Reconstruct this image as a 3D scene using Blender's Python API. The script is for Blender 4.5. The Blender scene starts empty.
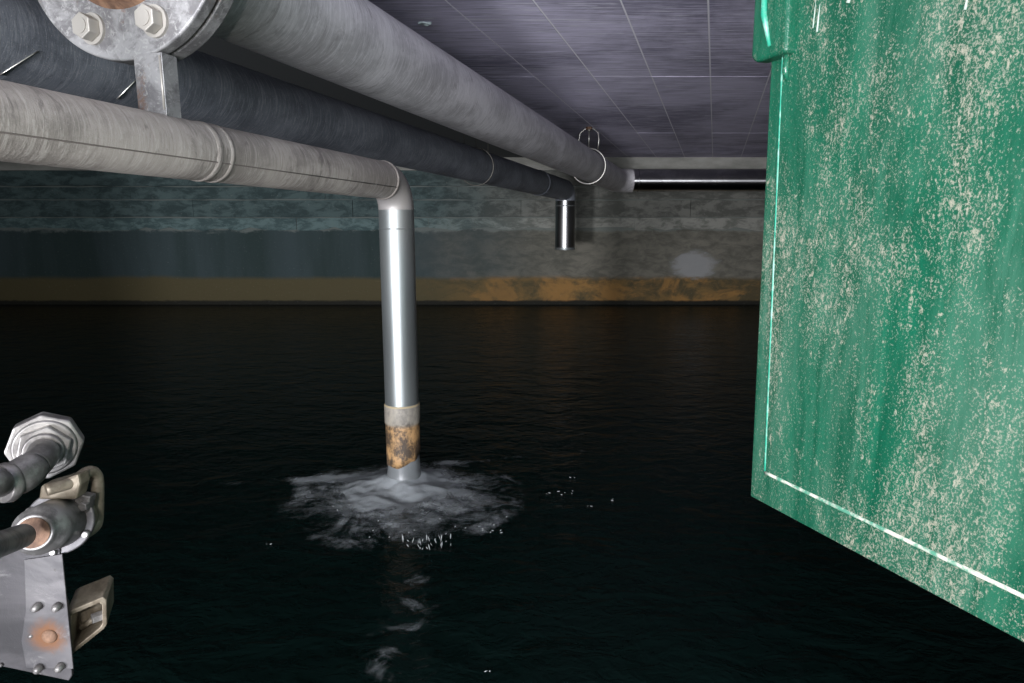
import bpy, bmesh, math, random
from mathutils import Vector, Matrix, noise as mnoise
random.seed(7)
S = bpy.context.scene
C = S.collection
H = 0.87                      # camera height above the water
F = 640.0
PITCH = math.atan(110 / 640)

# ------------------------------------------------------------------ camera, world, lights, exposure
cd = bpy.data.cameras.new('camera'); cam = bpy.data.objects.new('camera', cd); C.objects.link(cam)
cam.location = (0, 0, H); cam.rotation_euler = (math.pi / 2 - PITCH, 0, 0)
cd.sensor_width = 36; cd.lens = F / 1024 * 36; cd.clip_start = 0.02
S.camera = cam
w = bpy.data.worlds.new('world'); S.world = w; w.use_nodes = True
w.node_tree.nodes['Background'].inputs[0].default_value = (0.55, 0.68, 0.75, 1)
w.node_tree.nodes['Background'].inputs[1].default_value = 0.30
S.view_settings.view_transform = 'Standard'; S.view_settings.look = 'None'
S.view_settings.gamma = 1; S.view_settings.use_curve_mapping = False
S.view_settings.exposure = 0.0

def lamp(name, kind, loc, aim, power, color, **kw):
    l = bpy.data.lights.new(name, kind); o = bpy.data.objects.new(name, l); C.objects.link(o)
    o.location = loc; l.energy = power; l.color = color
    o.rotation_euler = (Vector(aim) - Vector(loc)).to_track_quat('-Z', 'Y').to_euler()
    for k, v in kw.items(): setattr(l, k, v)
    return o
# phone flash just left of and below the viewer
lamp('phone_flash', 'POINT', (-0.22, -0.03, H - 0.03), (0, 5, 0.9), 13.0, (1.0, 0.96, 0.92), shadow_soft_size=0.02)
# added spot low behind the viewer, lifting the far wall and ceiling
lamp('far_fill_spot', 'SPOT', (-2.45, -5.2, H - 0.60), (0.3, 6.5, 1.35), 2500.0, (0.93, 0.93, 1.0), shadow_soft_size=0.28,
     spot_size=math.radians(85), spot_blend=0.9)
# added soft fill light behind the viewer, brightening ceiling and pipes
lamp('soft_fill', 'AREA', (-0.9, -3.0, H - 0.2), (0.6, 4, 1.5), 400.0, (0.90, 0.93, 1.0), shape='RECTANGLE', size=2.6, size_y=1.4)

# ------------------------------------------------------------------ helpers
DX = Vector((0.29833, 0.95446, 0)); UX = Vector((0.95446, -0.29833, 0)); ZZ = Vector((0, 0, 1))
def P(px, py, Y):
    x = px - 512; y = 341.5 - py
    d = Vector((x, F * math.cos(PITCH) + y * math.sin(PITCH), -F * math.sin(PITCH) + y * math.cos(PITCH)))
    d *= Y / d.y
    return Vector((d.x, d.y, d.z + H))
def W(u, t, z):               # pipe-aligned coordinates: u across, t along the pipes, z relative to the camera
    return UX * u + DX * t + ZZ * (z + H)

class MB:
    def __init__(s): s.v = []; s.f = []; s.sm = []
    def add(s, vs, fs, smooth=False):
        b = len(s.v); s.v += [tuple(v) for v in vs]
        for f in fs: s.f.append(tuple(b + i for i in f)); s.sm.append(smooth)
        return s
    def box(s, c, ax, ay, az, hx, hy, hz):
        c = Vector(c); vs = []
        for k in (-1, 1):
            for j in (-1, 1):
                for i in (-1, 1): vs.append(c + ax * hx * i + ay * hy * j + az * hz * k)
        return s.add(vs, [(0, 2, 3, 1), (4, 5, 7, 6), (0, 1, 5, 4), (2, 6, 7, 3), (0, 4, 6, 2), (1, 3, 7, 5)])
    def tube(s, path, rad, n=24, caps=True, inner=None, smooth=True, up=None):
        pts = [Vector(p) for p in path]; m = len(pts)
        rs = rad if isinstance(rad, (list, tuple)) else [rad] * m
        tans = []
        for i in range(m):
            a = pts[max(0, i - 1)]; b = pts[min(m - 1, i + 1)]
            t = (b - a)
            tans.append(t.normalized() if t.length > 1e-9 else (tans[-1] if tans else Vector((0, 0, 1))))
        ref = Vector(up) if up else (Vector((0, 0, 1)) if abs(tans[0].z) < 0.9 else Vector((1, 0, 0)))
        nrm = (ref - tans[0] * ref.dot(tans[0])).normalized()
        vs = []
        for i in range(m):
            t = tans[i]
            if i > 0:
                nrm = (nrm - t * nrm.dot(t)).normalized()
            bn = t.cross(nrm)
            for k in range(n):
                a = 2 * math.pi * k / n
                vs.append(pts[i] + (nrm * math.cos(a) + bn * math.sin(a)) * rs[i])
        fs = []
        for i in range(m - 1):
            for k in range(n):
                k2 = (k + 1) % n
                fs.append((i * n + k, (i + 1) * n + k, (i + 1) * n + k2, i * n + k2))
        s.add(vs, fs, smooth)
        if caps:
            s.add(vs[:n], [tuple(range(n))]); s.add(vs[-n:], [tuple(reversed(range(n)))])
        return s
    def prism(s, poly, shift, smooth=False):
        n = len(poly); sh = Vector(shift)
        vs = [Vector(p) for p in poly] + [Vector(p) + sh for p in poly]
        fs = [tuple(range(n)), tuple(reversed(range(n, 2 * n)))]
        for i in range(n): fs.append((i, i + n, (i + 1) % n + n, (i + 1) % n))
        return s.add(vs, fs, smooth)

def tag(o, label=None, cat=None, group=None, kind=None):
    if label: o['label'] = label
    if cat: o['category'] = cat
    if group: o['group'] = group
    if kind: o['kind'] = kind
    return o
def build(mb, name, mat, parent=None, bevel=0, seg=2, fixn=True):
    me = bpy.data.meshes.new(name); me.from_pydata(mb.v, [], mb.f)
    bm = bmesh.new(); bm.from_mesh(me)
    bm.faces.ensure_lookup_table()
    for i, f in enumerate(bm.faces): f.smooth = mb.sm[i]
    bmesh.ops.remove_doubles(bm, verts=bm.verts, dist=1e-5)
    if fixn: bmesh.ops.recalc_face_normals(bm, faces=bm.faces)
    bm.to_mesh(me); bm.free()
    me.materials.append(mat)
    o = bpy.data.objects.new(name, me); C.objects.link(o)
    if parent: o.parent = parent; o.matrix_parent_inverse = Matrix.Translation(parent.location).inverted()
    if bevel:
        b = o.modifiers.new('bevel', 'BEVEL'); b.width = bevel; b.segments = seg; b.limit_method = 'ANGLE'; b.angle_limit = math.radians(35)
        b.harden_normals = False
    return o
def empty(name, loc, label, cat, group=None):
    o = bpy.data.objects.new(name, None); C.objects.link(o); o.location = loc; o.empty_display_size = .1
    return tag(o, label, cat, group)
def arc(c, a, b, r, a0, a1, n):
    return [c + a * (r * math.cos(a0 + (a1 - a0) * i / n)) + b * (r * math.sin(a0 + (a1 - a0) * i / n)) for i in range(n + 1)]

# ------------------------------------------------------------------ node helpers
class M:
    def __init__(s, name, rough=.6, metal=0, spec=.5):
        s.m = bpy.data.materials.new(name); s.m.use_nodes = True; s.t = s.m.node_tree; s.n = s.t.nodes
        s.b = s.n['Principled BSDF']; s.b.inputs['Roughness'].default_value = rough
        s.b.inputs['Metallic'].default_value = metal; s.b.inputs['Specular IOR Level'].default_value = spec
        s.co = s.n.new('ShaderNodeTexCoord').outputs['Object']
    def L(s, a, b): s.t.links.new(a, b)
    def rot(s, ang):
        v = s.n.new('ShaderNodeVectorRotate'); v.rotation_type = 'Z_AXIS'; v.inputs['Angle'].default_value = ang
        s.L(s.co, v.inputs['Vector']); return v.outputs[0]
    def noise(s, scale, stretch=(1, 1, 1), detail=5, rough=.6, dist=0, co=None, off=(0, 0, 0)):
        mp = s.n.new('ShaderNodeMapping'); mp.inputs['Scale'].default_value = stretch; mp.inputs['Location'].default_value = off
        s.L(co or s.co, mp.inputs['Vector'])
        t = s.n.new('ShaderNodeTexNoise'); t.inputs['Scale'].default_value = scale; t.inputs['Detail'].default_value = detail
        t.inputs['Roughness'].default_value = rough; t.inputs['Distortion'].default_value = dist
        s.L(mp.outputs[0], t.inputs['Vector']); return t.outputs['Fac']
    def vor(s, scale, stretch=(1, 1, 1), feat='F1', co=None):
        mp = s.n.new('ShaderNodeMapping'); mp.inputs['Scale'].default_value = stretch
        s.L(co or s.co, mp.inputs['Vector'])
        t = s.n.new('ShaderNodeTexVoronoi'); t.inputs['Scale'].default_value = scale; t.feature = feat
        s.L(mp.outputs[0], t.inputs['Vector']); return t.outputs['Distance']
    def rng(s, v, a, b, c=0., d=1., smooth=True):
        r = s.n.new('ShaderNodeMapRange'); r.inputs['From Min'].default_value = a; r.inputs['From Max'].default_value = b
        r.inputs['To Min'].default_value = c; r.inputs['To Max'].default_value = d
        if smooth: r.interpolation_type = 'SMOOTHSTEP'
        s.L(v, r.inputs['Value']); return r.outputs[0]
    def math(s, op, a, b=None):
        m = s.n.new('ShaderNodeMath'); m.operation = op; m.use_clamp = False
        for i, v in enumerate((a, b)):
            if v is None: continue
            if isinstance(v, (int, float)): m.inputs[i].default_value = v
            else: s.L(v, m.inputs[i])
        return m.outputs[0]
    def mul(s, a, b): return s.math('MULTIPLY', a, b)
    def add(s, a, b): return s.math('ADD', a, b)
    def mx(s, fac, a, b, mode='MIX'):
        m = s.n.new('ShaderNodeMix'); m.data_type = 'RGBA'; m.blend_type = mode
        if isinstance(fac, (int, float)): m.inputs[0].default_value = fac
        else: s.L(fac, m.inputs[0])
        for i, v in ((6, a), (7, b)):
            if isinstance(v, tuple): m.inputs[i].default_value = (*v, 1)
            else: s.L(v, m.inputs[i])
        return m.outputs[2]
    def xyz(s, co=None):
        x = s.n.new('ShaderNodeSeparateXYZ'); s.L(co or s.co, x.inputs[0]); return x.outputs
    def col(s, c):
        if isinstance(c, tuple): s.b.inputs['Base Color'].default_value = (*c, 1)
        else: s.L(c, s.b.inputs['Base Color'])
        return s
    def ro(s, v): s.L(v, s.b.inputs['Roughness']); return s
    def bump(s, h, strength=.3, dist=.01):
        b = s.n.new('ShaderNodeBump'); b.inputs['Strength'].default_value = strength; b.inputs['Distance'].default_value = dist
        s.L(h, b.inputs['Height']); s.L(b.outputs[0], s.b.inputs['Normal']); return s

A17 = math.atan2(0.29833, 0.95446)     # pipes run 17 degrees off the depth axis
def dusty(name, c0, c1, c2, spot=(.30, .27, .24), metal=.35, rough=.55, bump=.35, streak=9, arcs=.8):
    m = M(name, rough, metal)
    al = m.rot(A17)                    # y now runs along the pipe
    a = m.noise(6, (1, .6, 1), 7, .7, .5, al)
    b = m.noise(55, (.22, 2.2, .22), 5, .75, 1.0, al)         # brushed arcs round the pipe
    c = m.noise(streak, (1, 3, 1), 8, .75, 1.2, al, (3, 1, 2))
    k = m.mx(m.rng(a, .40, .60), c0, c1)
    k = m.mx(m.mul(m.rng(b, .50, .62), arcs), k, c2)
    k = m.mx(m.mul(m.rng(b, .46, .36), arcs * .6), k, spot)
    k = m.mx(m.mul(m.rng(c, .54, .66), .6), k, spot)
    f = m.noise(320, (1, 1, 1), 2, .5)
    k = m.mx(m.mul(m.rng(f, .6, .75), .35), k, (.5, .48, .45))
    m.col(k).ro(m.rng(a, .3, .7, rough - .1, rough + .12)).bump(m.add(b, m.mul(f, .4)), bump, .002)
    return m.m
m_pipeA = dusty('galvanised_grey_steel', (.52, .505, .51), (.70, .68, .685), (.86, .84, .85), (.33, .31, .31), arcs=.6)
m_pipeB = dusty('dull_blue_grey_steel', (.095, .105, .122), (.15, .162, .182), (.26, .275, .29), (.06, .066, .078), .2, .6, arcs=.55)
m_pipeC = dusty('dusty_grey_steel', (.26, .232, .205), (.40, .36, .32), (.55, .505, .455), (.13, .112, .10), .15, .6, arcs=.45)
def steel(name, c=(.55, .57, .57), rough=.27, grime=.25):
    m = M(name, rough, 1.0)
    a = m.noise(8, (1, 1, .25), 6, .6); b = m.noise(150, (1, 1, .03), 3, .6)
    k = m.mx(m.mul(m.rng(a, .45, .75), grime), c, (.25, .23, .20))
    m.col(k).ro(m.add(m.rng(a, .3, .7, rough - .05, rough + .1), m.mul(b, .06))).bump(b, .06, .001)
    return m.m
m_steel = steel('clean_steel', (.27, .29, .285), .38, .4); m_steel.node_tree.nodes['Principled BSDF'].inputs['Metallic'].default_value = .8; m_bolt = steel('bright_bolt_steel', (.40, .375, .335), .42, .6); m_bolt.node_tree.nodes['Principled BSDF'].inputs['Metallic'].default_value = .45
def drawn():
    m = M('drawn_steel_tube', .30, 1.0)
    m.col(m.mx(m.rng(m.noise(5), .4, .6), (.40, .40, .40), (.55, .55, .54)))
    t = m.n.new('ShaderNodeTangent'); t.direction_type = 'RADIAL'; t.axis = 'X'
    m.L(t.outputs[0], m.b.inputs['Tangent']); m.b.inputs['Anisotropic'].default_value = .92; m.b.inputs['Anisotropic Rotation'].default_value = .25
    return m.m
m_drawn = drawn()
m_darksteel = steel('dark_steel', (.30, .30, .30), .25, .3)
def flange_mat():
    m = M('scraped_flange_steel', .42, .45)
    a = m.noise(14, (1, 1, 1), 8, .7, .6); b = m.noise(60, (1, 1, 1), 6, .7, 1.5)
    k = m.mx(m.rng(a, .42, .58), (.17, .165, .165), (.33, .325, .32))
    k = m.mx(m.mul(m.rng(b, .53, .64), .6), k, (.48, .47, .45))
    r = m.noise(9, (1, 1, 1), 7, .8, .4, None, (5, 5, 5))
    k = m.mx(m.mul(m.rng(r, .57, .66), .7), k, (.20, .10, .055))
    m.col(k).bump(b, .3, .002); return m.m
m_flange = flange_mat()
def rust_mat(name='rusty_steel'):
    m = M(name, .75, .1)
    a = m.noise(25, (1, 1, 1), 8, .7, .5)
    m.col(m.mx(m.rng(a, .35, .65), (.085, .045, .028), (.22, .125, .075))).bump(a, .5, .004); return m.m
m_rust = rust_mat()
def rustyend():
    m = M('corroded_pipe_end', .62, .1)
    a = m.noise(26, (1, 1, .7), 8, .8, .25); z = m.xyz()[2]
    low = m.rng(m.add(z, m.mul(m.math('SUBTRACT', a, .5), .05)), .215, .235)     # 1 above the tan ring
    ring = m.rng(z, .285, .288)
    k = m.mx(m.rng(a, .44, .62), (.045, .030, .018), (.34, .20, .085))
    tan = m.mx(m.rng(a, .35, .65), (.13, .12, .105), (.26, .235, .19))
    k = m.mx(low, k, tan); k = m.mx(ring, k, (.32, .26, .16))
    m.col(k).bump(a, .6, .004); return m.m
m_end = rustyend()
def green_mat(name, dense=1.0):
    m = M(name, .38, 0, .5)
    big = m.noise(3.2, (1, 1, .45), 5, .6, .3); st = m.noise(16, (1, 1, .14), 7, .7, .6)
    k = m.mx(m.rng(st, .35, .7), (.003, .062, .032), (.007, .108, .058))
    film = m.mul(m.rng(big, .36, .66), m.rng(st, .30, .62))
    k = m.mx(m.mul(film, .28), k, (.085, .15, .108))
    # lime spatter: fine grains, thicker in drifts and thin vertical runs
    drift = m.noise(5, (1, 1, .35), 8, .75, .5, None, (2, 7, 1))
    g1 = m.noise(310, (1, 1, .8), 3, .75); g2 = m.noise(140, (1, 1, .55), 6, .8, .5)
    thr = m.rng(drift, .38, .58, .02, .125)
    grains = m.rng(m.add(g1, thr), .635, .70)
    flakes = m.rng(m.add(g2, thr), .655, .72)
    run = m.mul(m.rng(m.noise(26, (1, 1, .025), 3, .6), .64, .72), m.rng(g2, .42, .6))
    k = m.mx(m.mul(grains, .50 * dense), k, (.31, .30, .235))
    k = m.mx(m.mul(flakes, .60 * dense), k, (.38, .345, .265))
    k = m.mx(m.mul(run, .5), k, (.33, .38, .31))
    m.col(k)
    m.ro(m.rng(m.add(film, grains), 0, 1, .28, .6))
    m.bump(m.add(m.mul(grains, .5), m.mul(flakes, .6)), .25, .002)
    return m.m
m_green = green_mat('spattered_green_paint'); m_green_clean = green_mat('glossy_green_paint', .45)
m_lime = (lambda m: (m.col(m.mx(m.rng(m.noise(40), .40, .60), (.08, .26, .17), (.58, .55, .47))), m.m)[1])(M('limescaled_weld_bead', .6))
m_weldgreen = (lambda m: (m.col(m.mx(m.rng(m.noise(30), .45, .7), (.02, .27, .17), (.22, .42, .33))), m.m)[1])(M('painted_weld_bead', .42))

def ceil_mat(name, dark, light, line):
    m = M(name, .82, 0, .3)
    a = m.noise(1.1, (1, 1, 1), 6, .6, .4)
    fine = m.noise(7, (.5, 9, 1), 6, .7, .2)            # formwork grain, running across
    st = m.noise(3, (.6, 14, 1), 4, .75, 0, None, (4, 2, 0))
    pits = m.noise(16, (.55, 5, 1), 3, .5, 0, None, (1, 9, 0))
    k = m.mx(m.rng(a, .38, .62), dark, light)
    k = m.mx(m.mul(m.rng(fine, .48, .62), .5), k, tuple(c * 1.35 for c in light))
    k = m.mx(m.mul(m.rng(fine, .5, .30), .55), k, tuple(c * .5 for c in dark))
    k = m.mx(m.mul(m.mul(m.rng(st, .55, .62), m.rng(pits, .48, .56)), .8), k, line)
    m.col(k).bump(m.add(fine, m.mul(pits, .6)), .4, .004); return m.m
m_ceil = ceil_mat('board_marked_ceiling_concrete', (.27, .255, .335), (.60, .565, .70), (.75, .74, .80))
m_ceilback = M('cement_laitance', .9).col((.80, .78, .82)).m

def wall_mat(name, upper, g=1.0):
    m = M(name, .8, 0, .3)
    X, Y_, Z = m.xyz()
    a = m.noise(.9, (1, 1, 1), 7, .62, .5); b = m.noise(5, (1, 1, 2.2), 7, .7, .4); f = m.noise(40, (1, 1, 1), 4, .7)
    vert = m.noise(1.6, (1, 1, .12), 5, .6, .2)
    side = m.rng(m.add(X, m.mul(m.math('SUBTRACT', a, .5), 2.5)), -1.4, 0.8)     # teal light cast painted into the left end, bare grey right end
    if upper:
        sc = lambda c: tuple(q * g for q in c)
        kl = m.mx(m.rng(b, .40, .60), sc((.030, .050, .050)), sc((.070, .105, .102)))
        kr = m.mx(m.rng(b, .40, .60), sc((.080, .082, .070)), sc((.155, .155, .135)))
    else:
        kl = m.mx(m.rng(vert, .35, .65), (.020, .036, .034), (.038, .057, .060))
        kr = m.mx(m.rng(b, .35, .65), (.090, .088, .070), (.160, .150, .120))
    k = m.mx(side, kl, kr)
    if not upper:
        # pale upper fringe of the damp coat
        fr = m.add(Z, m.mul(m.math('SUBTRACT', b, .5), .16))
        k = m.mx(m.mul(m.rng(fr, .86, .90), .75), k, (.15, .17, .155))
        # rust-brown tide band
        tz = m.add(Z, m.mul(m.math('SUBTRACT', a, .5), .12))
        band = m.rng(tz, .36, .29)
        brown = m.mx(m.rng(m.noise(3.2, (1, 1, 2), 7, .7, .6), .40, .62), (.070, .055, .026), (.17, .105, .036))
        brown = m.mx(side, (.075, .062, .028), brown)
        blot = m.noise(1.5, (1, 1, 1.6), 6, .65, .5, None, (3, 0, 6))
        brown = m.mx(m.mul(side, m.rng(blot, .46, .58)), brown, (.26, .14, .042))
        k = m.mx(band, k, brown)
        # pale plaster patch
        px = m.mul(m.math('SUBTRACT', X, 2.18), 3.6); pz = m.mul(m.math('SUBTRACT', Z, .47), 6.0)
        rr = m.math('SQRT', m.add(m.mul(px, px), m.mul(pz, pz)))
        k = m.mx(m.mul(m.rng(m.add(rr, m.mul(m.math('SUBTRACT', b, .5), 1.5)), 1.15, .65), .8), k, (.27, .275, .27))
        # black slime at the waterline
        k = m.mx(m.rng(m.add(Z, m.mul(m.math('SUBTRACT', b, .5), .05)), .062, .035), k, (.010, .010, .006))
    k = m.mx(m.mul(m.rng(f, .6, .72), .25), k, (.28, .28, .26))
    m.col(k).bump(m.add(b, m.mul(f, .4)), .5, .012); return m.m
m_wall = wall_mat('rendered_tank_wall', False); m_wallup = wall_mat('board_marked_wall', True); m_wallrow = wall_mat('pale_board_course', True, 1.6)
m_wallpale = (lambda m: (m.col(m.mx(m.rng(m.noise(2.5, (1, 1, 3), 6, .6), .3, .7), (.20, .20, .175), (.33, .325, .29))), m.m)[1])(M('pale_top_course', .85, 0, .2))
m_dark = M('shaded_concrete', .9).col((.05, .055, .055)).m

def water_mat():
    m = M('dark_tank_water', .07, 0, .5)
    m.b.inputs['IOR'].default_value = 1.33; m.b.inputs['Specular IOR Level'].default_value = .055
    m.col((.0026, .0078, .0068))
    X, Y_, Z = m.xyz()
    a = m.noise(5, (1, 1.4, 1), 4, .5, .6); b = m.noise(16, (1, 1.6, 1), 4, .55, .8)
    m.bump(m.add(a, m.mul(b, .35)), .5, .03); return m.m
m_water = water_mat()
def foam_mat(name, lo, hi, scale, strength, colr=(.62, .66, .67)):
    m = M(name, .6, 0, .3)
    m.col(colr)
    at = m.n.new('ShaderNodeAttribute'); at.attribute_name = 'dens'; d = at.outputs['Fac']
    n1 = m.noise(scale, (1, 1, 1), 9, .72, 1.6); n2 = m.noise(scale * 5, (1, 1, 1), 6, .7, .8)
    v = m.add(m.add(m.mul(n1, 1.6), m.mul(m.math('SUBTRACT', n2, .5), .6)), m.math('SUBTRACT', m.mul(d, 1.25), 1.10))
    al = m.mul(m.rng(v, lo, hi), strength)
    m.L(al, m.b.inputs['Alpha']); m.bump(n2, .4, .01); return m.m
m_foam = foam_mat('churned_foam', .10, .80, 7, .56, (.46, .49, .50))
m_column = (lambda m: (m.col((.16, .17, .172)), setattr(m.b.inputs['Alpha'], 'default_value', .66),
            m.bump(m.noise(60, (1, 1, .15), 4), .5, .004), m.m)[-1])(M('aerated_water', .35))
m_drop = M('spray_white', .25).col((.30, .31, .31)).m

# ------------------------------------------------------------------ setting
CEIL = .848
WY = 7.70
ex, ey, ez = Vector((1, 0, 0)), Vector((0, 1, 0)), Vector((0, 0, 1))
XL, XR = -8.6, 5.2
mb = MB().box(((XL + XR) / 2, WY + .15, .2), ex, ey, ez, (XR - XL) / 2, .15, 1.62)
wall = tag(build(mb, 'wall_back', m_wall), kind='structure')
wall['label'] = 'damp tank wall with a rusty brown tide band above the water'
# board courses of the upper wall, each its own slightly uneven piece
rows = [(.04, .160, .012), (.166, .365, .034), (.371, .517, .014), (.523, .70, .040)]
for z0, z1, pr in rows:
    x = XL
    while x < XR - .01:
        L = min(random.uniform(1.5, 2.6), XR - x)
        if XR - x - L < .5: L = XR - x
        d = pr + random.uniform(-.004, .006)
        n = 14; vs = []
        for i in range(n + 1):
            xx = x + .003 + (L - .006) * i / n
            j0 = random.uniform(-.006, .006) if 0 < i < n else 0; j1 = random.uniform(-.007, .002) if 0 < i < n else 0
            if z0 == .04: j0 = random.uniform(-.035, .012)
            vs += [(xx, WY + .02, z0 + H + j0), (xx, WY - d, z0 + H + j0 + .003), (xx, WY - d, z1 + H + j1 - .002), (xx, WY + .02, z1 + H + j1)]
        fs = []
        for i in range(n):
            for k in range(3): fs.append((i * 4 + k, i * 4 + k + 1, i * 4 + 5 + k, i * 4 + 4 + k))
        fs += [(0, 3, 2, 1), tuple(n * 4 + q for q in (0, 1, 2, 3))]
        build(MB().add(vs, fs), 'board_course', m_wallrow if z0 == .04 else m_wallup, wall); x += L
mb = MB().box(((XL + XR) / 2, WY - .012, H + .774), ex, ey, ez, (XR - XL) / 2, .03, .0735)
build(mb, 'top_course', m_wallpale, wall)

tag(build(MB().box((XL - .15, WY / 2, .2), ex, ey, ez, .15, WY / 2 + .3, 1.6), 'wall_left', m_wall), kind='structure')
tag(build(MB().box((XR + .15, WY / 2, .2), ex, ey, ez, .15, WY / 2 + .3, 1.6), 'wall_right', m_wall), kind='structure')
# near wall with the hatch opening the photograph is taken through
mb = MB()
mb.box(((XL - 3.2) / 2, -.50, .2), ex, ey, ez, (-3.2 - XL) / 2, .12, 1.6)
mb.box(((XR + 1.25) / 2, -.50, .2), ex, ey, ez, (XR - 1.25) / 2, .12, 1.6)
mb.box((-.975, -.50, -.70), ex, ey, ez, 2.225, .12, .75)
tag(build(mb, 'wall_front', m_dark), kind='structure')
tag(build(MB().box(((XL + XR) / 2, WY / 2, -1.3), ex, ey, ez, (XR - XL) / 2, WY / 2 + .3, .1), 'floor', m_dark), kind='structure')

ceil = tag(build(MB().box(((XL + XR) / 2, WY / 2 - .05, H + CEIL + .11), ex, ey, ez, (XR - XL) / 2, WY / 2 + .35, .111), 'ceiling', m_ceilback), kind='structure')
ceil['label'] = 'violet-grey concrete ceiling marked by its formwork panels'
ys = [-.35, 1.70, 3.74, 5.80, WY - .005]
sl = .3126; wpan = .325
# soffit panels: parallelogram imprints, joints show the pale slab behind
for r in range(4):
    y0, y1 = ys[r] + .003, ys[r + 1] - .003
    sx = .995 - sl * 5.49                      # a joint passes x=.97 at y=5.49
    k = -2
    while True:
        xa = sx + k * wpan; k += 1
        g = .004
        q = [(xa + g + sl * y0, y0), (xa + wpan - g + sl * y0, y0), (xa + wpan - g + sl * y1, y1), (xa + g + sl * y1, y1)]
        if q[0][0] > XR - .3: break
        q = [(min(px, XR), py) for px, py in q]
        dz = random.uniform(0, .003)
        zt = H + CEIL
        build(MB().prism([(a, b, zt - .0028 + dz * .5) for a, b in q], (0, 0, .012)), 'formwork_panel', m_ceil, ceil)
# left soffit behind the pipes; the shade between them is in its dark colour
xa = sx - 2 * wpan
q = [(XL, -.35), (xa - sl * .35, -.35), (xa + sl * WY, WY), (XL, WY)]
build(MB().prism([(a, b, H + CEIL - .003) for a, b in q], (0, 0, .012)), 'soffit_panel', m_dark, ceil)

# water: finely meshed around the splash, plain sheet beyond
mb = MB()
mb.add([(XL, -.37, 0), (XR, -.37, 0), (XR, WY + .001, 0), (XL, WY + .001, 0)], [(0, 1, 2, 3)])
wat = build(mb, 'water', m_water, fixn=False); tag(wat, 'dark rippling water filling the tank below the pipes', 'water', kind='stuff')

# ------------------------------------------------------------------ pipes
def weld(parent, c, d, r, mat, name='weld_seam', w=.005, pr=.0025, n=48):
    d = d.normalized()
    return build(MB().tube([c - d * w, c - d * w * .5, c + d * w * .5, c + d * w], [r, r + pr, r + pr, r], n, False), name, mat, parent)
SPREAD = 64
def straight(p, q, step=.25):
    n = max(2, int((q - p).length / step)); return [p.lerp(q, i / n) for i in range(n + 1)]

# A: big pipe
uA, zA, rA = -1.0517, .5489, .125
A0 = W(uA, -1.3, zA); A1 = W(uA, .98, zA); A2 = W(uA, 1.05, zA)
pa = empty('suspended_pipe', A1, 'thick grey steel pipe running along the ceiling to a right-hand bend at the far wall', 'pipe')
yD = 7.22
tend = (yD - uA * -0.29833) / .95446
corner = W(uA, tend, zA); R = .22
# elbow from DX to +X
tn = R * math.tan((math.pi / 2 - A17) / 2)
s0 = corner - DX * tn; s1 = corner + ex * tn
build(MB().tube(straight(A2, s0), rA, SPREAD, False), 'pipe_run', m_pipeA, pa)
cen = s0 + Vector((.95446, -.29833, 0)) * R
el = []
ang = math.pi / 2 - A17
for i in range(13):
    a = ang * i / 12
    v = (s0 - cen); el.append(cen + Matrix.Rotation(-a, 3, 'Z') @ v)
build(MB().tube(el, rA, SPREAD, False), 'elbow', m_pipeA, pa)
build(MB().tube([el[-1], Vector((XR - .02, el[-1].y, el[-1].z))], rA - .002, SPREAD, False), 'cross_run', m_drawn, pa)
weld(pa, s0, DX, rA, m_pipeA); weld(pa, el[-1] + ex * .06, ex, rA, m_darksteel)
build(MB().tube([A0, A1], rA, SPREAD, False), 'inlet_run', m_pipeA, pa)
def disc(t0, t1, r, r_in, name, mat, bev):
    mbb = MB(); n = 96
    pts = []
    for (t, rr) in ((t0, r_in), (t0, r), (t1, r), (t1, r_in)): pts.append((t, rr))
    vs = []; fs = []
    for (t, rr) in pts:
        for k in range(n):
            a = 2 * math.pi * k / n; vs.append(W(uA + rr * math.cos(a), t, zA + rr * math.sin(a)))
    for j in range(4):
        for k in range(n):
            fs.append((j * n + k, j * n + (k + 1) % n, ((j + 1) % 4) * n + (k + 1) % n, ((j + 1) % 4) * n + k))
    mbb.add(vs, fs); return build(mbb, name, mat, pa, bev, 3)
disc(.985, 1.012, .237, .1, 'flange', m_flange, .004)
disc(1.012, 1.019, .229, .1, 'gasket', m_rust, 0)
disc(1.019, 1.050, .235, .1, 'flange', m_flange, .004)
# rusty hub ring where the inlet meets the flange
build(MB().tube([W(uA, .955, zA), W(uA, .975, zA), W(uA, .986, zA)], [.127, .138, .150], 64, False), 'rusty_hub_weld', m_rust, pa)
for k in range(8):
    a = math.radians(-112.5 + 45 * k); rb = .192
    cu, cz = uA + rb * math.cos(a), zA + rb * math.sin(a)
    bd = build(MB().tube([W(cu, .957, cz), W(cu, .979, cz)], .0235, 6, True, smooth=False), 'bolt', m_bolt, pa, .0018)
    build(MB().tube([W(cu, .979, cz), W(cu, .985, cz)], .028, 32, True, smooth=False), 'washer', m_bolt, bd)
    build(MB().tube([W(cu, 1.05, cz), W(cu, 1.075, cz)], .0225, 6, True, smooth=False), 'nut', m_bolt, bd, .0015)
    build(MB().tube([W(cu, .9565, cz), W(cu, .955, cz)], .014, 24, True), 'head_mark', m_bolt, bd)

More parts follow.
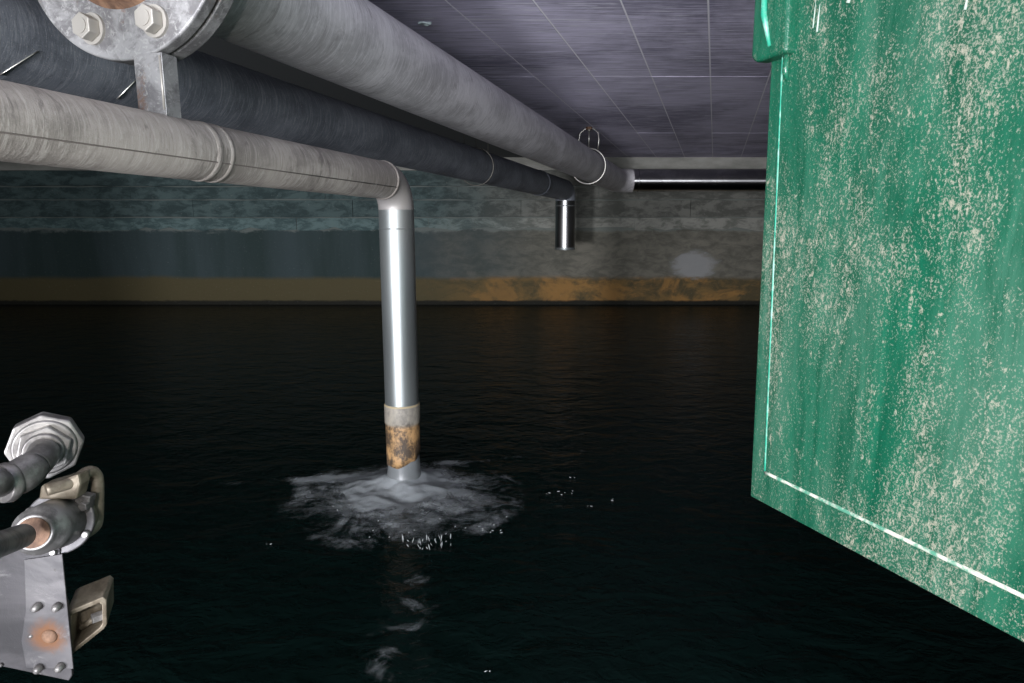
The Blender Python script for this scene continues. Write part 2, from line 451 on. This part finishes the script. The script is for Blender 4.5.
# B: middle pipe with a short down-turned stub
zB, uB, rB = .3960, -1.4100, .098
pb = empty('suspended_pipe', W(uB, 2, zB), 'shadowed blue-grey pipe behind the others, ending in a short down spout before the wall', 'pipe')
tB = (6.40 - uB * -0.29833) / .95446
cb = W(uB, tB, zB); RB = .10
b0 = cb - DX * RB; b1 = cb - ZZ * RB
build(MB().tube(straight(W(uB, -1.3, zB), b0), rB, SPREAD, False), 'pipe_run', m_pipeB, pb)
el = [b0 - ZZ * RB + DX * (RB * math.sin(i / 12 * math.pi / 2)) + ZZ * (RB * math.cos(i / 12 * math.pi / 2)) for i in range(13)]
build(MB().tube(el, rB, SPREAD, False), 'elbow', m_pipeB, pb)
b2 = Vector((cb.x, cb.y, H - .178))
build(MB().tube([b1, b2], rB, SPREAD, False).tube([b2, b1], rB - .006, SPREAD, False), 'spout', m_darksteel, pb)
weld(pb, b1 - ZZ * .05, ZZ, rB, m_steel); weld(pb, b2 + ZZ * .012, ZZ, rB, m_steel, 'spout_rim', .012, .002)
for t in (5.25,): weld(pb, W(uB, t, zB), DX, rB, m_pipeB, 'joint_collar', .02, .006)

# C: lower pipe, turns down into the water
uC, zC, rC = -.9934, .1574, .057
tC = (2.125 - uC * -0.29833) / .95446
cc = W(uC, tC, zC); RC = .088
pc = empty('discharge_pipe', Vector((cc.x, cc.y, 0)), 'dusty grey pipe bending straight down into the splashing water', 'pipe')
c0 = cc - DX * RC; c1 = cc - ZZ * RC
build(MB().tube(straight(W(uC, -1.3, zC), c0), rC, SPREAD, False), 'pipe_run', m_pipeC, pc)
el = [c0 - ZZ * RC + DX * (RC * math.sin(i / 14 * math.pi / 2)) + ZZ * (RC * math.cos(i / 14 * math.pi / 2)) for i in range(15)]
m_elbow = steel('brushed_elbow_steel', (.27, .255, .245), .42, .7); m_elbow.node_tree.nodes['Principled BSDF'].inputs['Metallic'].default_value = .35
build(MB().tube(el, rC, SPREAD, False), 'elbow', m_elbow, pc)
weld(pc, c0, DX, rC, m_pipeC, w=.007, pr=.0025); weld(pc, Vector((c1.x, c1.y, H + .008)), ZZ, rC, m_steel, w=.0022, pr=.0010)
a_ = math.radians(-24)
build(MB().tube([W(uC + rC * math.cos(a_), t_, zC + rC * math.sin(a_)) for t_ in (-1.2, 0, .6, 1.2, tC - RC)], .0013, 8), 'lengthwise_seam', M('seam_grime', .8).col((.14, .12, .105)).m, pc)
weld(pc, W(uC, 1.075, zC), DX, rC, m_pipeC, w=.009, pr=.0016)
weld(pc, W(uC, 1.11, zC), DX, rC, m_pipeC, w=.007, pr=.0014)
build(MB().tube([c1, Vector((c1.x, c1.y, .29))], rC, SPREAD, False), 'drop_run', m_steel, pc)
# ragged corroded lower end
mbb = MB(); n = 64; rowsn = 9; vs = []
for j in range(rowsn):
    for k in range(n):
        a = 2 * math.pi * k / n
        cut = .105 + .030 * math.sin(a * 1 + .5) + .012 * mnoise.noise(Vector((math.cos(a) * 2, math.sin(a) * 2, 3)))
        z = .292 + (cut - .292) * j / (rowsn - 1)
        rr = rC + .0012 + (.0012 * mnoise.noise(Vector((a * 3, z * 30, 0))) if j else 0)
        vs.append((c1.x + rr * math.cos(a), c1.y + rr * math.sin(a), z))
fs = [(j * n + k, j * n + (k + 1) % n, (j + 1) * n + (k + 1) % n, (j + 1) * n + k) for j in range(rowsn - 1) for k in range(n)]
oe = build(mbb.add(vs, fs, True), 'corroded_end', m_end, pc); oe['label'] = 'rusty ragged lower end of the pipe'
sd = oe.modifiers.new('th', 'SOLIDIFY'); sd.thickness = .004
build(MB().tube([Vector((c1.x, c1.y, z)) for z in (.222, .226, .288, .292)], [rC + .001, rC + .0035, rC + .0035, rC + .001], SPREAD, False), 'tan_sleeve', m_end, pc)

# bracket between the lower pipe and the flange above it
zc_top = H + zC + rC - .006; z_fl = H + zA - .2355
pbk = empty('hanger_bracket', W(uC, 1.0, zC + rC), 'short welded angle bracket between the lower pipe and the bolted flange', 'bracket')
def wq(px, t, z): # point at u=uC column
    return W(uC + px, t, z)
mbb = MB(); mbb.box((W(uC - .012, .985, 0) + ZZ * 0).xy.to_3d() + ZZ * ((zc_top + z_fl) / 2), UX, DX, ez, .030, .0025, (z_fl + .004 - zc_top) / 2 + .004)
build(mbb, 'face_plate', m_flange, pbk, .001)
mbb = MB(); mbb.box(W(uC + .0205, 1.0, 0).xy.to_3d() + ZZ * ((zc_top + z_fl) / 2), UX, DX, ez, .0025, .0175, (z_fl + .004 - zc_top) / 2 + .004)
build(mbb, 'side_plate', m_flange, pbk, .001)
mbb = MB().tube([W(uC + .0195, .9815, -H) + ZZ * (zc_top + .012), W(uC + .0195, .9815, -H) + ZZ * z_fl], .0022, 10)
build(mbb, 'bright_edge', m_bolt, pbk)

# ring hangers
def hanger(u, t, z, r, du, dz, label, mat, wr=.006, group=None):
    c = W(u + du, t, z + dz)
    hg = empty('pipe_hanger', Vector((c.x, c.y, H + CEIL)), label, 'hanger', group)
    ring = [c + UX * (r * math.cos(a)) + ZZ * (r * math.sin(a)) for a in [2 * math.pi * i / 48 for i in range(49)]]
    build(MB().tube(ring, wr, 10, False), 'ring', mat, hg)
    top = Vector((c.x, c.y, H + CEIL))
    xo = .075
    for s in (-1, 1):
        zr = math.sqrt(r * r - xo * xo)
        p0 = c + UX * (xo * s) + ZZ * zr
        path = [p0, p0.lerp(Vector((p0.x, p0.y, top.z - .045)), .6) + UX * (.008 * s), Vector((p0.x, p0.y, top.z - .05)), p0.lerp(top, .5).xy.to_3d() + ZZ * (top.z - .018), top - ZZ * .016]
        build(MB().tube(path, wr * .8, 8), 'rod', mat, hg)
    build(MB().tube([c + ZZ * r, top], wr * .8, 8), 'centre_rod', mat, hg)
    build(MB().tube([top - ZZ * .022, top], .026, 6, smooth=False), 'anchor_nut', m_rust, hg)
    build(MB().tube([top - ZZ * .036, top - ZZ * .022], .012, 12), 'bolt_tip', m_bolt, hg)
    return hg
m_wire = steel('pale_hanger_wire', (.75, .73, .66), .35, .2)
hanger(uA, 5.42, zA, .142, .022, -.015, 'wire ring hanger holding the thick pipe below the ceiling', m_wire)
m_wired = steel('dull_hanger_wire', (.12, .115, .10), .55, .5)
hanger(uB, 3.76, zB, .110, .008, -.010, 'thin dark ring hanger around the shadowed middle pipe', m_wired, .003)
# loose wires across the middle pipe
def wire(a, b, label):
    pts = [on_pipe(a[0] + (b[0] - a[0]) * i / 8, a[1] + (b[1] - a[1]) * i / 8, uB, zB, rB + .0015) for i in range(9)]
    build_o = build(MB().tube(pts, .0012, 6), 'loose_wire', m_wire)
    tag(build_o, label, 'wire')
def on_pipe(px, py, u, z, r):   # first hit of a sight line with a pipe, for laying wires on it
    d = P(px, py, 1.0) - Vector((0, 0, H)); a, b = d.dot(UX), d.z
    A_, B_, C_ = a * a + b * b, -2 * (a * u + b * z), u * u + z * z - r * r
    disc_ = B_ * B_ - 4 * A_ * C_
    s = (-B_ - math.sqrt(max(0, disc_))) / (2 * A_)
    return d * s + Vector((0, 0, H))
wire((0, 75), (38, 51), 'thin pale wire lying on the middle pipe at the left edge')
wire((117, 99), (136, 80), 'thin pale wire on the middle pipe beside the bracket')
# flake on the ceiling
fc = P(425, 22, 2.81); fc.z = H + CEIL - .006
pl = [fc + Vector((math.cos(a) * .034 * random.uniform(.7, 1.1), math.sin(a) * .016 * random.uniform(.6, 1.2), random.uniform(-.008, .002))) for a in [i * math.pi / 5 for i in range(10)]]
tag(build(MB().prism(pl, (0, 0, .007)), 'paint_flake', M('pale_flake', .7).col((.42, .50, .50)).m), 'small pale flake peeling off the ceiling above the thick pipe', 'flake')

# ------------------------------------------------------------------ green door
E1 = Vector((-.365468, .930824, 0))           # along the door, away from the viewer
NL = Vector((-.930824, -.365468, 0))          # normal of the face we see (towards the left / viewer)
PD = Vector((.512, 1.30, H - .561))           # lower far corner
TOPZ = H + CEIL - .03
def dp(s, z, out=0): return PD + E1 * s + ZZ * (z - .0) + NL * out          # z measured from the bottom edge
HT = TOPZ - PD.z
lean = .022 / .875                            # the free edge leans slightly
dr = empty('hatch_door', PD + E1 * -1.3, 'open green painted steel hatch door spattered with pale limescale', 'door')
sH = -1.42
outer = [dp(0, 0), dp(sH, 0), dp(sH, HT), dp(lean * HT, HT)]
build(MB().prism(outer, NL * -.035), 'door_leaf', m_green, dr, .003)
# raised inner panel
i0 = -.044
inner = [dp(i0, .071, .007), dp(sH + .04, .066, .007), dp(sH + .04, HT - .05, .007), dp(i0 + .0335 * HT, HT - .05, .007)]
pn = build(MB().prism(inner, NL * -.008), 'raised_panel', m_green, dr, .002)
def bead(a, b, r, mat, name, n=40):
    pts = [a.lerp(b, i / n) for i in range(n + 1)]
    rs = [r * (1 + .25 * mnoise.noise(p * 40)) for p in pts]
    return build(MB().tube(pts, rs, 10), name, mat, dr)
bead(dp(i0, .071, .005), dp(sH + .04, .066, .005), .0042, m_lime, 'bottom_weld_bead', 90)
bead(dp(i0, .071, .005), dp(i0 + .0335 * (HT - .05), HT - .05, .005), .0030, m_weldgreen, 'side_weld_bead', 60)
# latch housing: folded hood at the upper free edge
zb = .885
hs0, hs1 = -.047, .046
n = 8; prof = [dp(hs0, zb), dp(hs1 - .02, zb)] + [dp(hs1 - .02 + .02 * math.sin(i / n * math.pi / 2), zb + .02 - .02 * math.cos(i / n * math.pi / 2)) for i in range(1, n + 1)] + [dp(hs1 + .004, HT - .01), dp(hs0 + .01, HT - .01)]
lh = build(MB().prism([p + NL * .030 for p in prof], NL * -.034), 'latch_housing', m_green_clean, dr, .008, 4)
lh['label'] = 'glossy folded hood at the free edge'
bead2 = MB().tube([dp(.006 - .012, zb + .02, .031), dp(.012, zb + .08, .033), dp(.016, zb + .16, .033), dp(.018, HT - .02, .033)], [.003, .006, .005, .005], 12)
build(bead2, 'fold_ridge', m_weldgreen, lh)
build(MB().tube([dp(-.031, zb - .045, .006), dp(-.031, zb - .03, .012), dp(-.031, zb - .0, .012)], [.003, .006, .006], 10), 'weld_blob', m_green, dr)
# pale drips near the top of the panel
m_drip = M('white_drip', .8).col((.33, .40, .34)).m
for px, y0, y1, r in ((817, 4, 32, .0022), (813, 0, 28, .0013), (848, -6, 3, .004), (965, -6, 10, .0022)):
    def face(px, py):
        d = P(px, py, 1.0) - Vector((0, 0, H)); o = dp(0, 0, .007) - Vector((0, 0, H)); return d * (o.dot(NL) / d.dot(NL)) + Vector((0, 0, H))
    a, b = face(px + 3, y0), face(px, y1)
    build(MB().tube([a, a.lerp(b, .5), b], [r * .3, r * .7, r], 8), 'lime_drip', m_drip, pn)
# hinges on the near edge
for z in (.2, .95):
    hh = build(MB().tube([dp(sH, z, .012), dp(sH, z + .14, .012)], .014, 16), 'hinge', m_green, dr)

# ------------------------------------------------------------------ bolted latch fitting at lower left
m_cast = (lambda m: (m.col(m.mx(m.rng(m.noise(28, (1, 1, 1), 7, .7, .5), .35, .65), (.15, .12, .085), (.32, .275, .21))), m.bump(m.noise(60), .3, .002), m.m)[-1])(M('tan_cast_metal', .5, .35))
def plate_mat(p0, p1):
    m = M('worn_plate_steel', .5, .3)
    a = m.noise(20, (1, 1, 1), 8, .75, .8); b = m.noise(7, (1, 1, 1), 5, .6, 1.)
    k = m.mx(m.rng(b, .4, .6), p0, p1); k = m.mx(m.mul(m.rng(a, .56, .68), .7), k, (.20, .19, .185))
    k = m.mx(m.mul(m.rng(a, .40, .32), .9), k, (.06, .055, .05))
    # rust halo round the corroded bolt
    c = P(49, 637, .70); v = m.n.new('ShaderNodeVectorMath'); v.operation = 'DISTANCE'; m.L(m.co, v.inputs[0]); v.inputs[1].default_value = (0, 0, 0)
    geo = m.n.new('ShaderNodeNewGeometry'); m.L(geo.outputs['Position'], v.inputs[0]); v.inputs[1].default_value = c
    d = m.add(v.outputs['Value'], m.mul(m.math('SUBTRACT', a, .5), .05))
    k = m.mx(m.mul(m.rng(d, .028, .008), .85), k, (.15, .058, .016))
    m.col(k).bump(a, .3, .002); return m.m
m_plate = plate_mat((.035, .033, .035), (.075, .070, .073)); m_strip = plate_mat((.062, .059, .062), (.125, .118, .120))
m_zinc = (lambda m: (m.col(m.mx(m.rng(m.noise(30, (1, 1, 1), 6, .7), .4, .6), (.17, .16, .155), (.33, .315, .30))), m.m)[1])(M('zinc_nut_steel', .42, .6))
m_tube = (lambda m: (m.col(m.mx(m.rng(m.noise(30, (1, 1, 1), 6, .7), .40, .60), (.12, .115, .11), (.25, .24, .235))), m.m)[1])(M('matt_tube_steel', .45, .5))

vp = empty('threaded_pipe', P(45, 440, .70), 'short bent steel pipe with a large hexagonal union nut at lower left', 'pipe fitting')
a = P(50, 434, .735); b = P(45, 447, .68); dn = (a - b).normalized()
build(MB().tube([b + dn * -.002, b + dn * .022], .0365, 8, True, smooth=False), 'union_nut', m_zinc, vp, .002)
build(MB().tube([b - dn * .005, b - dn * .0018], [.029, .031], 40, True), 'washer', m_zinc, vp, .0008)
build(MB().tube([b - dn * .017, b - dn * .005], .0265, 6, True, smooth=False, up=(.3, 0, 1)), 'hex_collar', m_zinc, vp, .0015)
build(MB().tube([b - dn * .023, b - dn * .017], [.0185, .020], 40, True), 'lip', m_zinc, vp, .001)
q1 = b - dn * .02; q2 = P(41, 458, .635); q3 = P(22, 475, .60); q4 = P(6, 484, .585); q5 = P(9, 482, .588) + (P(-140, 520, .48) - P(9, 482, .588)) * 1.0
def spline(pts, n=8):
    out = []
    e = [pts[0] * 2 - pts[1]] + pts + [pts[-1] * 2 - pts[-2]]
    for i in range(1, len(e) - 2):
        for k in range(n):
            t = k / n; p0, p1, p2, p3 = e[i - 1:i + 3]
            out.append(.5 * ((2 * p1) + (p2 - p0) * t + (2 * p0 - 5 * p1 + 4 * p2 - p3) * t * t + (3 * p1 - p0 - 3 * p2 + p3) * t ** 3))
    out.append(pts[-1]); return out
build(MB().tube(spline([q1, q2, P(33, 467, .615)], 6), .0148, 32), 'bent_tube', m_tube, vp)
build(MB().tube(spline([P(36, 464, .618), q3, P(10, 482, .588)], 6), [.0135, .0152, .0162, .0168, .017, .0172, .0172, .0172, .017, .0168, .016, .0155, .015], 32), 'elbow_sleeve', m_tube, vp, 0)
dl = (q4 - q5).normalized()
build(MB().tube([P(9, 482, .588) - dl * .008, P(9, 482, .588) - dl * .001, P(9, 482, .588) + dl * .003], [.0185, .0195, .018], 40), 'end_ring', m_zinc, vp, .001)
d1 = (q5 - P(9, 482, .588)); e1 = q5
build(MB().tube(spline([P(9, 482, .588), q5, Vector((-.98, -.10, .60)), Vector((-1.0, -.50, .60))], 8), .0125, 32), 'tube', m_tube, vp)
fp = empty('support_post', Vector((-1.0, -.52, .05)), 'square steel post on the hatch sill carrying the two small pipes', 'post')
build(MB().box((-1.0, -.53, .40), ex, ey, ez, .04, .03, .35), 'post', m_dark, fp, .003)
build(MB().box((-1.0, -.53, .055), ex, ey, ez, .08, .07, .006), 'foot_plate', m_dark, fp, .002)

lf = empty('latch_fitting', P(40, 600, .70), 'worn bolted plate with clamp, tan loop handle and open box lug at lower left', 'latch')
vn = Vector((.12, 1, 0)).normalized()
# back plate
poly = [P(-60, 548, .685), P(20, 548, .70), P(62, 542, .712), P(67, 592, .712), P(70, 600, .712), P(75, 672, .712), P(72, 677, .712), P(0, 668, .695), P(-60, 662, .68)]
# flatten onto one plane
pn0 = P(40, 600, .703); nv = (Vector((.10, -1, .0))).normalized()
poly = [p - nv * ((p - pn0).dot(nv)) for p in poly]
bp = build(MB().prism(poly, -nv * .005), 'back_plate', m_plate, lf, .001)
rp = [P(x, y, .70) for x, y in ((24, 560), (60, 556), (71.5, 671), (27, 667), (22, 640), (26, 610))]
rp = [p - nv * ((p - pn0).dot(nv)) for p in rp]
build(MB().prism([p + nv * .0022 for p in rp], -nv * .0022), 'wear_strip', m_strip, lf, .0006)
def stud(px, py, r, h, mat, name, seg=12):
    p = P(px, py, .70); p = p - nv * ((p - pn0).dot(nv))
    o = build(MB().tube([p + nv * .0015, p + nv * h * .5, p + nv * h * .85, p + nv * h], [r, r, r * .8, r * .35], seg), name, mat, lf)
    return o
for x, y in ((38, 606), (57, 607), (40, 667), (60, 667)):
    stud(x, y, .0052, .012, m_zinc, 'rivet')
rb_ = stud(49, 637, .0088, .006, m_rust, 'rusty_bolt', 20); rb_['label'] = 'orange rusted bolt head'
for x, y in ((3, 663), (31, 636)): stud(x, y, .0025, .004, m_zinc, 'rivet')
# coupling barrel and flange on a tube
ax0 = P(-5, 546, .58); ax1 = P(58, 521, .715); da = (ax1 - ax0).normalized()
def along(k): return ax0.lerp(ax1, k)
build(MB().tube(spline([P(22, 536, .63), P(9, 541, .61) - da * .30, Vector((-.96, -.12, .47)), Vector((-1.0, -.50, .47))], 8), .0125, 32), 'tube', m_tube, lf)
fl = P(60, 522, .72)
b0_ = fl - da * .070
build(MB().tube([b0_, b0_ + da * .002, b0_ + da * .010, b0_ + da * .011, fl - da * .004], [.0185, .0205, .0225, .0265, .0295], 40), 'coupling_barrel', m_tube, lf, 0)
build(MB().tube([b0_ - da * .0015, b0_ + da * .001], .0165, 32), 'rust_ring', m_rust, lf)
build(MB().tube([fl - da * .004, fl], [.037, .038], 48), 'clamp_flange', m_strip, lf, .001)
build(MB().tube([fl, fl + da * .004, fl + da * .0041, fl + da * .03], [.0375, .0375, .034, .032], 48), 'cast_body', m_cast, lf, .001)
sx_, sz_ = da.cross(ez).normalized(), da.cross(ez).cross(da).normalized()
for ang_ in (100, 150, 262, 30, 330):
    a_ = math.radians(ang_); cpt = fl - da * .004 + (sx_ * math.cos(a_) + sz_ * math.sin(a_)) * .0335
    build(MB().tube([cpt - da * .007, cpt - da * .003, cpt], [.0030, .0046, .0048], 10), 'flange_stud', m_zinc, lf)
# loop handle
hp = spline([P(46, 490, .70), P(72, 482, .72), P(88, 472, .745), P(95, 474, .755), P(97.5, 483, .757), P(97.5, 503, .757), P(97, 519, .757), P(94, 527, .75), P(84, 534, .735), P(63, 549, .715)], 6)
build(MB().tube(hp, .0072, 14), 'loop_handle', m_cast, lf)
build(MB().prism([P(38, 500, .715), P(40, 486, .715), P(60, 480, .715), P(78, 474, .715), P(80, 485, .715), P(76, 500, .715)], (0, .02, 0)), 'cast_lug', m_cast, lf, .003)
build(MB().prism([P(74, 500, .725), P(80, 495, .725), P(90, 497, .725), P(88, 512, .725), P(76, 520, .725)], (0, .012, 0)), 'side_lug', m_zinc, lf, .001)
p_ = P(84, 506, .722); build(MB().tube([p_ - ey * .004, p_ + ey * .01], .0058, 6, smooth=False), 'lug_bolt', m_zinc, lf, .0006)
# open box lug behind the plate
fr = [P(66, 613, .715), P(70, 611, .717), P(103, 597, .74), P(106.5, 600, .742), P(107, 624, .742), P(104, 629, .74), P(73, 654, .717), P(66, 658, .715)]
cen_ = sum(fr, Vector()) / len(fr)
inn = [p.lerp(cen_, .24) for p in fr]
sh = Vector((-.020, .048, .003)); n = len(fr)
vs = fr + inn + [p + sh for p in fr] + [p + sh * .75 for p in inn]
fs = []
for i in range(n):
    j = (i + 1) % n
    fs += [(i, j, n + j, n + i), (i, 2 * n + i, 2 * n + j, j), (n + i, n + j, 3 * n + j, 3 * n + i)]
fs += [tuple(range(3 * n, 4 * n)), tuple(reversed(range(2 * n, 3 * n)))]
build(MB().add(vs, fs), 'open_box_lug', m_cast, lf, .0012)
p0_ = P(76, 632, .735); p1_ = P(97, 617, .745)
build(MB().tube([p0_ + ey * .01, p1_ + ey * .004], .004, 12), 'lug_pin', m_cast, lf)
build(MB().tube([p1_ - Vector((.004, .004, 0)), p1_ + Vector((.006, .006, 0))], .007, 6, smooth=False), 'pin_nut', m_zinc, lf, .0006)

# ------------------------------------------------------------------ splash
cx, cy = c1.x, c1.y
mbb = MB(); n = 48
zz = [0.0, .012, .03, .06, .10, .13, .16]; rr_ = [.095, .068, .060, .056, .0545, .054, .053]
col_ = build(MB().tube([Vector((cx, cy, z)) for z in zz], rr_, n, False), 'water_jet', m_column, fixn=True)
tag(col_, 'cloudy grey column of water falling from the rusty pipe end', 'water', kind='stuff')
# foam sheet: polar-free grid with a density attribute
def foam():
    nx, ny = 170, 170; x0, x1, y0, y1 = -1.15, .35, 1.12, 2.62
    vs, dens, fs = [], [], []
    for j in range(ny + 1):
        for i in range(nx + 1):
            x = x0 + (x1 - x0) * i / nx; y = y0 + (y1 - y0) * j / ny
            dx, dy = x - cx, y - (cy - .10)
            rx = .45 if dx > 0 else .42; ry = .32 if dy > 0 else .40
            r = math.hypot(dx / rx, dy / ry); rp_ = math.hypot(x - cx, y - cy)
            d = max(0, 1 - r) ** .6 * .95
            a = math.atan2(dy, dx)
            # rim of thicker foam around the boil
            rim = math.exp(-((r - .92 - .10 * mnoise.noise(Vector((math.cos(a) * 2.2, math.sin(a) * 2.2, 1)))) / .10) ** 2)
            d += .30 * rim * (0.6 + mnoise.noise(Vector((x * 5, y * 5, 4))))
            # thin arms running out left and right-back
            for (ax, ay, bx, by, wd, st) in ((-.50, 2.16, -1.08, 2.12, .030, .55), (-.25, 2.3, .12, 2.42, .034, .52), (-.68, 2.0, -.80, 2.20, .035, .40)):
                tt = max(0, min(1, ((x - ax) * (bx - ax) + (y - ay) * (by - ay)) / ((bx - ax) ** 2 + (by - ay) ** 2)))
                wob = .03 * mnoise.noise(Vector((x * 6, y * 2, 9)))
                dd = math.hypot(x - (ax + (bx - ax) * tt), y + wob - (ay + (by - ay) * tt))
                d += st * math.exp(-(dd / wd) ** 2) * (1 - .5 * tt)
            d += .5 * math.exp(-(rp_ / .13) ** 2)
            # pale patches imitating the pipe's reflection broken up on the ripples
            pt = math.exp(-((x - (-.245 + .02 * math.sin(y * 19))) / .055) ** 2) * (1 if y < 1.62 else 0) * min(1, (1.62 - y) / .08 if y < 1.62 else 0)
            d += pt * max(0, .34 + 1.0 * mnoise.noise(Vector((x * 9, y * 15, 2))))
            edge = min(i, nx - i, j + 10, ny - j) / 10.0
            d *= min(1, edge)
            z = .003 + .035 * math.exp(-(rp_ / .11) ** 2) + (.010 * mnoise.fractal(Vector((x * 14, y * 14, 0)), 1, 2, 4) + .006) * math.exp(-(r / .8) ** 2)
            vs.append((x, y, max(.0015, z))); dens.append(max(0, min(1.2, d)))
    for j in range(ny):
        for i in range(nx):
            q = j * (nx + 1) + i; ids = (q, q + 1, q + nx + 2, q + nx + 1)
            if max(dens[k] for k in ids) > .05: fs.append(ids)
    me = bpy.data.meshes.new('foam'); me.from_pydata(vs, [], fs)
    at = me.attributes.new('dens', 'FLOAT', 'POINT'); at.data.foreach_set('value', dens)
    for p in me.polygons: p.use_smooth = True
    me.materials.append(m_foam)
    o = bpy.data.objects.new('foam', me); C.objects.link(o)
    return tag(o, 'pale swirling foam spreading where the pipe pours into the water', 'foam', kind='stuff')
foam()
# droplets leaping along the near rim and stray flecks further out
mbb = MB()
def ground(px, py):
    d = P(px, py, 1.0) - Vector((0, 0, H)); return d * (-H / d.z) + Vector((0, 0, H))
def streak(p, l, r, lean_):
    mbb.tube([p, p + ZZ * l * .5 + lean_ * .5, p + ZZ * l + lean_], [r * .5, r, r * .3], 6)
for i in range(26):
    px = random.gauss(424, 15); p = ground(px, 547 - 6 * ((px - 420) / 40) ** 2 + random.uniform(-7, 4))
    streak(p + ZZ * .002, random.uniform(.004, .022), random.uniform(.0008, .0018), Vector((random.uniform(-.006, .006), 0, 0)))
for i in range(26):
    p = ground(random.uniform(330, 510), random.uniform(495, 545)); streak(p + ZZ * .004, .004, .0013, Vector((.003, 0, 0)))
for px, py in ((267, 544), (566, 494), (561, 493), (591, 506), (611, 500), (497, 532), (488, 671), (573, 479), (574, 493), (548, 493)):
    for k in range(2):
        p = ground(px + random.uniform(-4, 4), py + random.uniform(-1.5, 1.5)); streak(p + ZZ * .001, .002, .0011, Vector((random.uniform(-.01, .01), 0, 0)))
tag(build(mbb, 'spray', m_drop), 'tiny white droplets leaping off the near edge of the foam', 'spray', kind='stuff')
